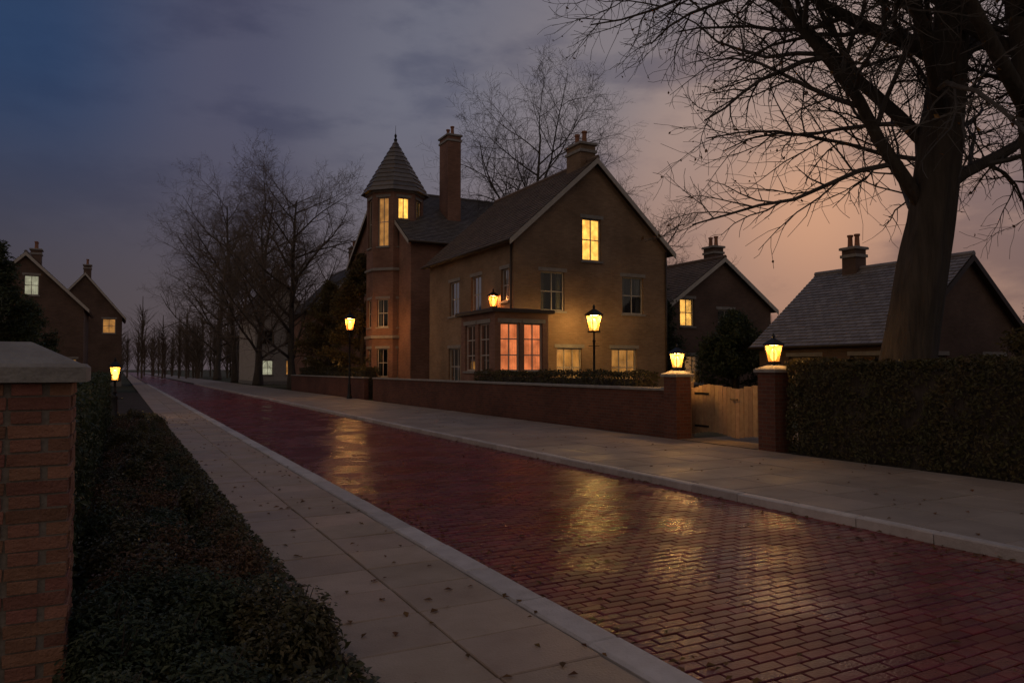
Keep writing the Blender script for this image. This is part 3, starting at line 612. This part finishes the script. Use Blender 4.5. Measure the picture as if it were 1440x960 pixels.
# ---------------------------------------------------------------- garden walls, gate piers
def garden_wall(label,x,y0,y1,h):
    o=thing('garden_wall',label,'wall',(x,y0,0),'brick walls along the far pavement'); q=MB(); t=.12; Ln=y1-y0
    q.quad((-t,Ln,-.1),(-t,0,-.1),(-t,0,h),(-t,Ln,h),[(Ln,0),(0,0),(0,h),(Ln,h)]); q.quad((t,0,-.1),(t,Ln,-.1),(t,Ln,h),(t,0,h),[(0,0),(Ln,0),(Ln,h),(0,h)])
    q.quad((-t,0,-.1),(t,0,-.1),(t,0,h),(-t,0,h),[(0,0),(.24,0),(.24,h),(0,h)]); q.quad((t,Ln,-.1),(-t,Ln,-.1),(-t,Ln,h),(t,Ln,h),[(0,0),(.24,0),(.24,h),(0,h)])
    q.build('brickwork',M['wallbrick'],o)
    me=None; n=int(Ln/.6); cl=Ln/n
    for k in range(n):
        if me is None: c=MB(); c.box(-.17,.17,.006,cl-.006,h,h+.07,.02); me=c.mesh('coping_stone',M['stone'])
        link('coping_stone',me,o,(0,k*cl,rnd.uniform(0,.006)))
    for k in range(int(Ln/4.5)+1):
        yy=min(k*4.5,Ln-.2)+.1
    return o
WX=XF+.22
garden_wall('low red brick wall in front of the tan house and its drive',WX,14.45,38.6,1.15)
garden_wall('low red brick wall in front of the villa with the turret',WX,40.2,60,1.15)
def far_pier(label,y,h,m,power,group='gate piers by the gravel drive'):
    o=thing('gate_pier',label,'pier',(WX,y,0),group); q=MB(); r=.23
    for (nx,ny,u) in ((-1,0,(0,-1)),(1,0,(0,1)),(0,-1,(1,0)),(0,1,(-1,0))):
        a=(nx*r-u[0]*r,ny*r-u[1]*r); e=(nx*r+u[0]*r,ny*r+u[1]*r); q.quad((*a,-.1),(*e,-.1),(*e,h),(*a,h),[(0,0),(2*r,0),(2*r,h),(0,h)])
    q.build('brickwork',M['wallbrick'],o)
    c=MB(); c.box(-.29,.29,-.29,.29,h,h+.09,.03); i=len(c.v); c.v+=[(-.25,-.25,h+.085),(.25,-.25,h+.085),(.25,.25,h+.085),(-.25,.25,h+.085),(0,0,h+.2)]; c.f+=[(i,i+1,i+4),(i+1,i+2,i+4),(i+2,i+3,i+4),(i+3,i,i+4)]; c.build('cap',M['stone'],o)
    if m:
        l=thing('gate_lantern','lit lantern on the gate pier '+('beside the tall hedge' if y<13 else 'ending the low brick wall'),'lantern',(WX,y,h+.16),'lanterns on the gate piers'); lantern_parts(l,.06,m,1.15,power,(1,.5,.14))
        q=MB(); q.tube([(0,0,-.06),(0,0,.05)],[.03,.03],8); q.build('stem',M['iron'],l)
    return o
far_pier('brick gate pier with lantern where the tall hedge meets the drive',11.15,1.62,'bulborange',60)
far_pier('brick gate pier with lantern at the end of the low brick wall',14.2,1.5,'bulb',110)
# hedges behind the walls and on the right
hedge('clipped_hedge','tall dark clipped hedge beside the gravel drive',XF+.12,XF+1.5,-1,10.75,1.85,62000,.075,M['hedge'],11)
hedge('clipped_hedge','clipped hedge growing behind the low brick wall of the tan house',WX+.25,WX+1.1,16.2,26.6,1.6,16000,.09,M['hedge'],12)
hedge('clipped_hedge','clipped hedge growing behind the low brick wall of the villa',WX+.25,WX+1.2,41.5,59,1.75,16000,.12,M['hedge'],13)
hedge('clipped_hedge','narrow clipped hedge running from the brick pier along the planting bed',-.95,-.28,5.5,27,1.52,36000,.06,M['shrubdark'],14)
# ---------------------------------------------------------------- near brick pier
pier=thing('brick_pier','red brown brick pier with weathered stone cap beside the planting bed','pier',(-.52,4.95,0))
PW=.29; rows=22; rh=.074
q=MB(); q.box(-PW+.012,PW-.012,-PW+.012,PW-.012,-.05,rows*rh); q.build('mortar',M['mortar'],pier)
def pbrick(L_,k):
    c=MB(); c.box(-L_/2,L_/2,-.05,.05,0,.064,.004); r=random.Random(k); c.v=[(x+r.uniform(-.003,.003),yy+r.uniform(-.003,.003),z+r.uniform(-.002,.002)) for x,yy,z in c.v]; return c.mesh('brick',M['pierbrick'])
bm_s=[pbrick(.2755,k) for k in range(3)]; bm_h=[pbrick(.135,k+5) for k in range(2)]
for r in range(rows):
    z=r*rh+.004
    # courses turn the corner alternately: sides A run the full width, sides B fit between them
    for sgn in (-1,1):
        full=(r%2==0)
        for axis in (0,1):
            if (axis==0)==full:
                for s in (-1,1):
                    o=link('brick',rnd.choice(bm_s),pier); L_=(s*.1427,sgn*(PW-.05)); o.location=(L_[0],L_[1],z) if axis==0 else (L_[1],L_[0],z); o.rotation_euler=(0,0,0 if axis==0 else math.pi/2)
            else:
                for s in (-.1,.1):
                    o=link('brick',rnd.choice(bm_s if False else bm_h),pier); P_=(s*.85,sgn*(PW-.05)); o.location=(P_[0],P_[1],z) if axis==0 else (P_[1],P_[0],z); o.rotation_euler=(0,0,0 if axis==0 else math.pi/2)
zt=rows*rh
q=MB(); q.box(-PW-.07,PW+.07,-PW-.07,PW+.07,zt,zt+.10,.02); i=len(q.v); e=PW+.03; q.v+=[(-e,-e,zt+.098),(e,-e,zt+.098),(e,e,zt+.098),(-e,e,zt+.098),(-.08,-.08,zt+.22),(.08,-.08,zt+.22),(.08,.08,zt+.22),(-.08,.08,zt+.22)]
q.f+=[(i,i+1,i+5,i+4),(i+1,i+2,i+6,i+5),(i+2,i+3,i+7,i+6),(i+3,i,i+4,i+7),(i+4,i+5,i+6,i+7)]; q.build('cap',M['stone'],pier)
# ---------------------------------------------------------------- planting bed shrubs
variants=[]
for k,(rx,rz,n,size,mm) in enumerate([(.42,.55,2600,.055,'shrub'),(.36,.45,2600,.045,'shrubdark'),(.40,.48,2400,.05,'shrubrust'),(.34,.62,2600,.06,'shrub')]):
    variants.append((foliage_blob(40+k,rx,rz,n,size).mesh('foliage',M[mm]),stems(60+k,rx,rz).mesh('stems',M['bark']),['low olive green shrub','low dark green shrub','low rusty brown shrub','taller olive green shrub with upright leaves'][k],['olive shrubs','dark shrubs','rusty shrubs','taller shrubs'][k]))
def shrub(x,y,k,s,where):
    o=thing('shrub',variants[k][2]+' '+where,'shrub',(x,y,-.02),variants[k][3]+' '+where,rnd.uniform(0,6.28)); o.scale=(s,s,s*rnd.uniform(.85,1.15))
    link('foliage',variants[k][0],o); link('stems',variants[k][1],o)
yy=3.3
while yy<24:
    for xx in (.02,.42,.82):
        if rnd.random()<.9 and (yy>4.2 or xx>.0): 
            near=yy<5.6
            shrub(xx+rnd.uniform(-.12,.12),yy+rnd.uniform(-.2,.2),(1 if rnd.random()<.75 else 0) if near else rnd.choice([0,0,2,2,3,1]),rnd.uniform(.7,1.0)*(.85 if xx>.7 else 1.05),'edging the pavement' if xx>.7 else 'in the middle of the planting bed' if xx>.3 else 'against the narrow hedge')
    yy+=.55
bb=MB(); r=random.Random(77)
for _ in range(26000):
    y_=2.0+28*r.random()**1.6; x_=r.uniform(-.3,XL+.06); leaf(bb,Vector((x_,y_,r.uniform(.0,.10)*(1 if x_<XL else .4)+.005)),(Vector((0,0,1))+rvec(r)*.8).normalized(),.055*r.uniform(.6,1.3),.75,r)
gc=bb.build('ground_cover',M['ivy']); struct(gc,'stuff'); gc['label']='low ivy creeping over the planting bed'
# fallen leaves on road, pavements and gutter
bb=MB()
for _ in range(1500):
    f=r.random(); y_=1.5+30*r.random()**1.5
    if f<.35: x_,z_=XK+.15+abs(r.gauss(0,.22)),-.100
    elif f<.6: x_,z_=XR-abs(r.gauss(0,.3)),-.100
    elif f<.75: x_,z_=r.uniform(XK+.2,XR),-.100
    elif f<.9: x_,z_=r.uniform(XL,XK-.1),.012
    else: x_,z_=r.uniform(XR+.2,XF),.008
    leaf(bb,Vector((x_,y_,z_)),(Vector((0,0,1))+rvec(r)*.25).normalized(),.07*r.uniform(.5,1.2),.6,r)
struct(bb.build('fallen_leaves',M['deadleaf']),'stuff')
# ---------------------------------------------------------------- lamps
def street_lamp(label,x,y,h,m,power,c,group=None,ls=2.1):
    o=thing('street_lamp',label,'lamp',(x,y,0),group); q=MB(); q.lathe(0,0,[(.16,-.02),(.16,.12),(.11,.2),(.09,.7),(.10,.74),(.06,.85),(.05,h*.6),(.045,h-.45),(.07,h-.42),(.045,h-.36),(.035,h-.06),(.05,h-.03)],12); q.build('post',M['iron'],o,True)
    q=MB(); q.tube([(-.26,0,h-.62),(.26,0,h-.62)],[.016,.016],6); q.build('ladder_bar',M['iron'],o)
    lantern_parts(o,h,m,ls,power,c); return o
street_lamp('black street lamp with a lit amber lantern in front of the villa',11.55,41.6,3.9,'bulborange',300,(1,.45,.12))
street_lamp('small lit garden lamp post at the end of the narrow hedge',-.15,28.6,1.3,'bulb',70,(1,.6,.2),None,1.5)
# closed timber gate across the drive, a step behind the piers
gt=thing('driveway_gate','closed pale timber gate of vertical boards between the two lantern piers','gate',(12.78,11.42,0))
nb=22; gw=3.0; bwid=gw/nb; me=[]
for k in range(3):
    c=MB(); c.box(-.014,.014,.004,bwid-.004,.06,1.22-.01*k,.006); me.append(c.mesh('board',M['gatewood']))
for k in range(nb):
    o=link('board',me[rnd.randrange(3)],gt,(rnd.uniform(-.003,.003),k*bwid,.10*math.sin(math.pi*((k+.5)%(nb/2))/(nb/2))))
for z in (.22,1.02):
    for a_ in (0,1): c=MB(); c.box(.016,.06,a_*gw/2+.03,(a_+1)*gw/2-.03,z,z+.11); c.build('rail',M['gatewood'],gt)
for yy_ in (-.06,gw/2-.05,gw):
    c=MB(); c.box(-.045,.065,yy_+.0,yy_+.10,-.1,1.36 if yy_!=gw/2-.05 else 1.2,.012)
    if yy_!=gw/2-.05: c.build('post',M['gatewood'],gt)
for a_ in (.12,gw-.62):
    for z in (.26,1.06): c=MB(); c.box(-.026,-.016,a_,a_+.5,z,z+.05); c.build('strap_hinge',M['iron'],gt)
c=MB(); c.tube([(-.05,gw/2-.12,.98),(-.05,gw/2+.12,.98)],[.014,.014],8); c.build('latch',M['iron'],gt)
def wall_lantern(label,x,y,z,m,power,c,nx=0,ny=-1):
    o=thing('wall_lantern',label,'lantern',(x+nx*.28,y+ny*.28,z),'wall lanterns on the tan house'); lantern_parts(o,.0,m,1.5,power,c)
    q=MB(); q.tube([(-nx*.28,-ny*.28,-.25),(-nx*.1,-ny*.1,-.22),(0,0,-.04)],[.02,.018,.018],6); q.box(-.07-nx*.27,.07-nx*.27,-.07-ny*.27,.07-ny*.27,-.38,-.12); q.build('bracket',M['iron'],o)
street_lamp('black lamp post with a bright lantern in front of the gable of the tan house',17.25,25.35,3.25,'bulb',330,(1,.56,.16))
wall_lantern('orange lantern on the brick corner above the glazed porch',BX0,BY0+1.4,4.4,'bulborange',60,(1,.36,.12),-1,0)
# ---------------------------------------------------------------- trees
bare_tree('bare_tree','huge bare tree with a thick dark trunk behind the tall hedge',(14.8,10.3,0),17,.58,5,dict(n=[18,13,11,9],start=[.24,.1,.06,.05],bias=Vector((-.22,.2,.05)),len=[.64,.5,.46,.46],rr=[.27,.4,.42,.5],wob=[.05,.2,.26,.3,.34],seg=[10,8,6,4,3],tap=.72),4,(.10,-.12),leaves=5000)
bare_tree('bare_tree','smaller bare tree standing right beside the huge bare tree behind the hedge',(15.9,7.35,0),16,.36,8,dict(n=[16,9,8,7],start=[.35,.2,.1,.1]),4,(-.03,.05))
GT='bare trees beyond the villa'
for k,(x,y,h,rad,sd,lab) in enumerate([(12.9,64,16,.3,21,'round bare brown tree just beyond the villa'),(12.6,80,19.5,.34,22,'tall round bare tree between the brown house and the pale house'),(12.8,98,22,.36,23,'bare tree in front of the pale rendered house'),(13,120,22,.38,24,'farthest bare tree at the end of the far pavement')]):
    bare_tree('bare_tree',lab,(x,y,0),h,rad,sd,dict(n=[20,10,8,7],start=[.12,.1,.1,.1],len=[.5,.52,.5,.5]),4,(0,0),GT,'olivetwig')
bare_tree('bare_tree','tall bare tree rising behind the roofs of the villa and the tan house',(25.5,46,0),18.5,.3,31,dict(n=[18,10,8,6]),4,(0,0),None,'twig')
bare_tree('bare_tree','bare tree rising behind the roof of the rendered brown house',(34,44,0),12.5,.28,32,dict(n=[12,8,6,5]),4,(0,0),None,'twig')
# evergreen in front of the villa
def conifer(label,x,y,h,rx,seed,m='conifer',n=26000,size=.2):
    r=random.Random(seed); o=thing('evergreen_tree',label,'tree',(x,y,0)); q=MB(); q.tube([(0,0,-.1),(.05,0,h*.5),(0,.05,h*.97)],[.2,.12,.02],8); q.build('trunk',M['bark'],o,True)
    bb=MB(); br=MB()
    for k in range(90):
        f=r.random()**.8; z=.5+f*(h-.7); a=r.uniform(0,6.28); ln=rx*(1-f**1.7)*r.uniform(.7,1.15)*(min(1,.5+f*3))+.15; e=Vector((math.cos(a)*ln,math.sin(a)*ln,z+ln*.25)); s=Vector((0,0,z)); br.tube([tuple(s),tuple(s.lerp(e,.5)+Vector((0,0,.1))),tuple(e)],[.04,.025,.008],4)
        for _ in range(n//90):
            t=r.random()**.6; p=s.lerp(e,t)+rvec(r)*(.22+.25*t)*r.random(); leaf(bb,p,(rvec(r)+Vector((-.4,-.3,.9))).normalized(),size*r.uniform(.5,1.2),.4,r)
    br.build('branches',M['bark'],o); bb.build('crown',M[m],o); return o
conifer('dense olive evergreen tree in front of the turret of the villa',13.7,46.5,9.2,2.7,51)
conifer('dense olive evergreen tree left of the street lamp by the villa',13.5,54,8.0,2.6,52)
conifer('dark narrow evergreen tree between the tan house and the rendered house',23.9,29.6,6.4,1.3,53,'shrubdark')
conifer('broad dark evergreen tree left of the bungalow',26.3,26.6,4.4,2.0,54,'shrubdark')
conifer('bushy evergreen tree to the right of the bungalow',29,13.0,5.6,2.8,55,'conifer',22000,.22)
conifer('dark evergreen tree left of the far end of the narrow hedge',-4.6,36,6.8,1.9,56,'shrubdark')
conifer('dark evergreen tree beside the grey brick house',-5.2,55,6.0,2.4,57,'shrubdark')
# far woods closing the end of the street and gaps between houses
r=random.Random(91); bb=MB()
for _ in range(520):
    a=R(-30+125*r.random()); dd=r.uniform(135,200); c=Vector((math.sin(a)*dd,math.cos(a)*dd,0)); h=r.uniform(7,14); w_=r.uniform(1.6,3)
    for q_ in range(110):
        f=0 if q_==0 else r.random()**.7*.8; p=c+Vector((0,0,h*f)); e=p+Vector((r.gauss(0,w_*.6),r.gauss(0,w_*.6),h*r.uniform(.15,.5)*(1-f)+.4)) if q_ else c+Vector((0,0,h)); wd_=.16 if q_==0 else r.uniform(.03,.07)
        bb.quad(tuple(p-Vector((wd_,0,0))),tuple(p+Vector((wd_,0,0))),tuple(e+Vector((wd_*.3,0,0))),tuple(e-Vector((wd_*.3,0,0))))
wd=struct(bb.build('distant_wood',M['olivetwig']),'stuff'); wd['label']='hazy dark wood closing off the end of the road'
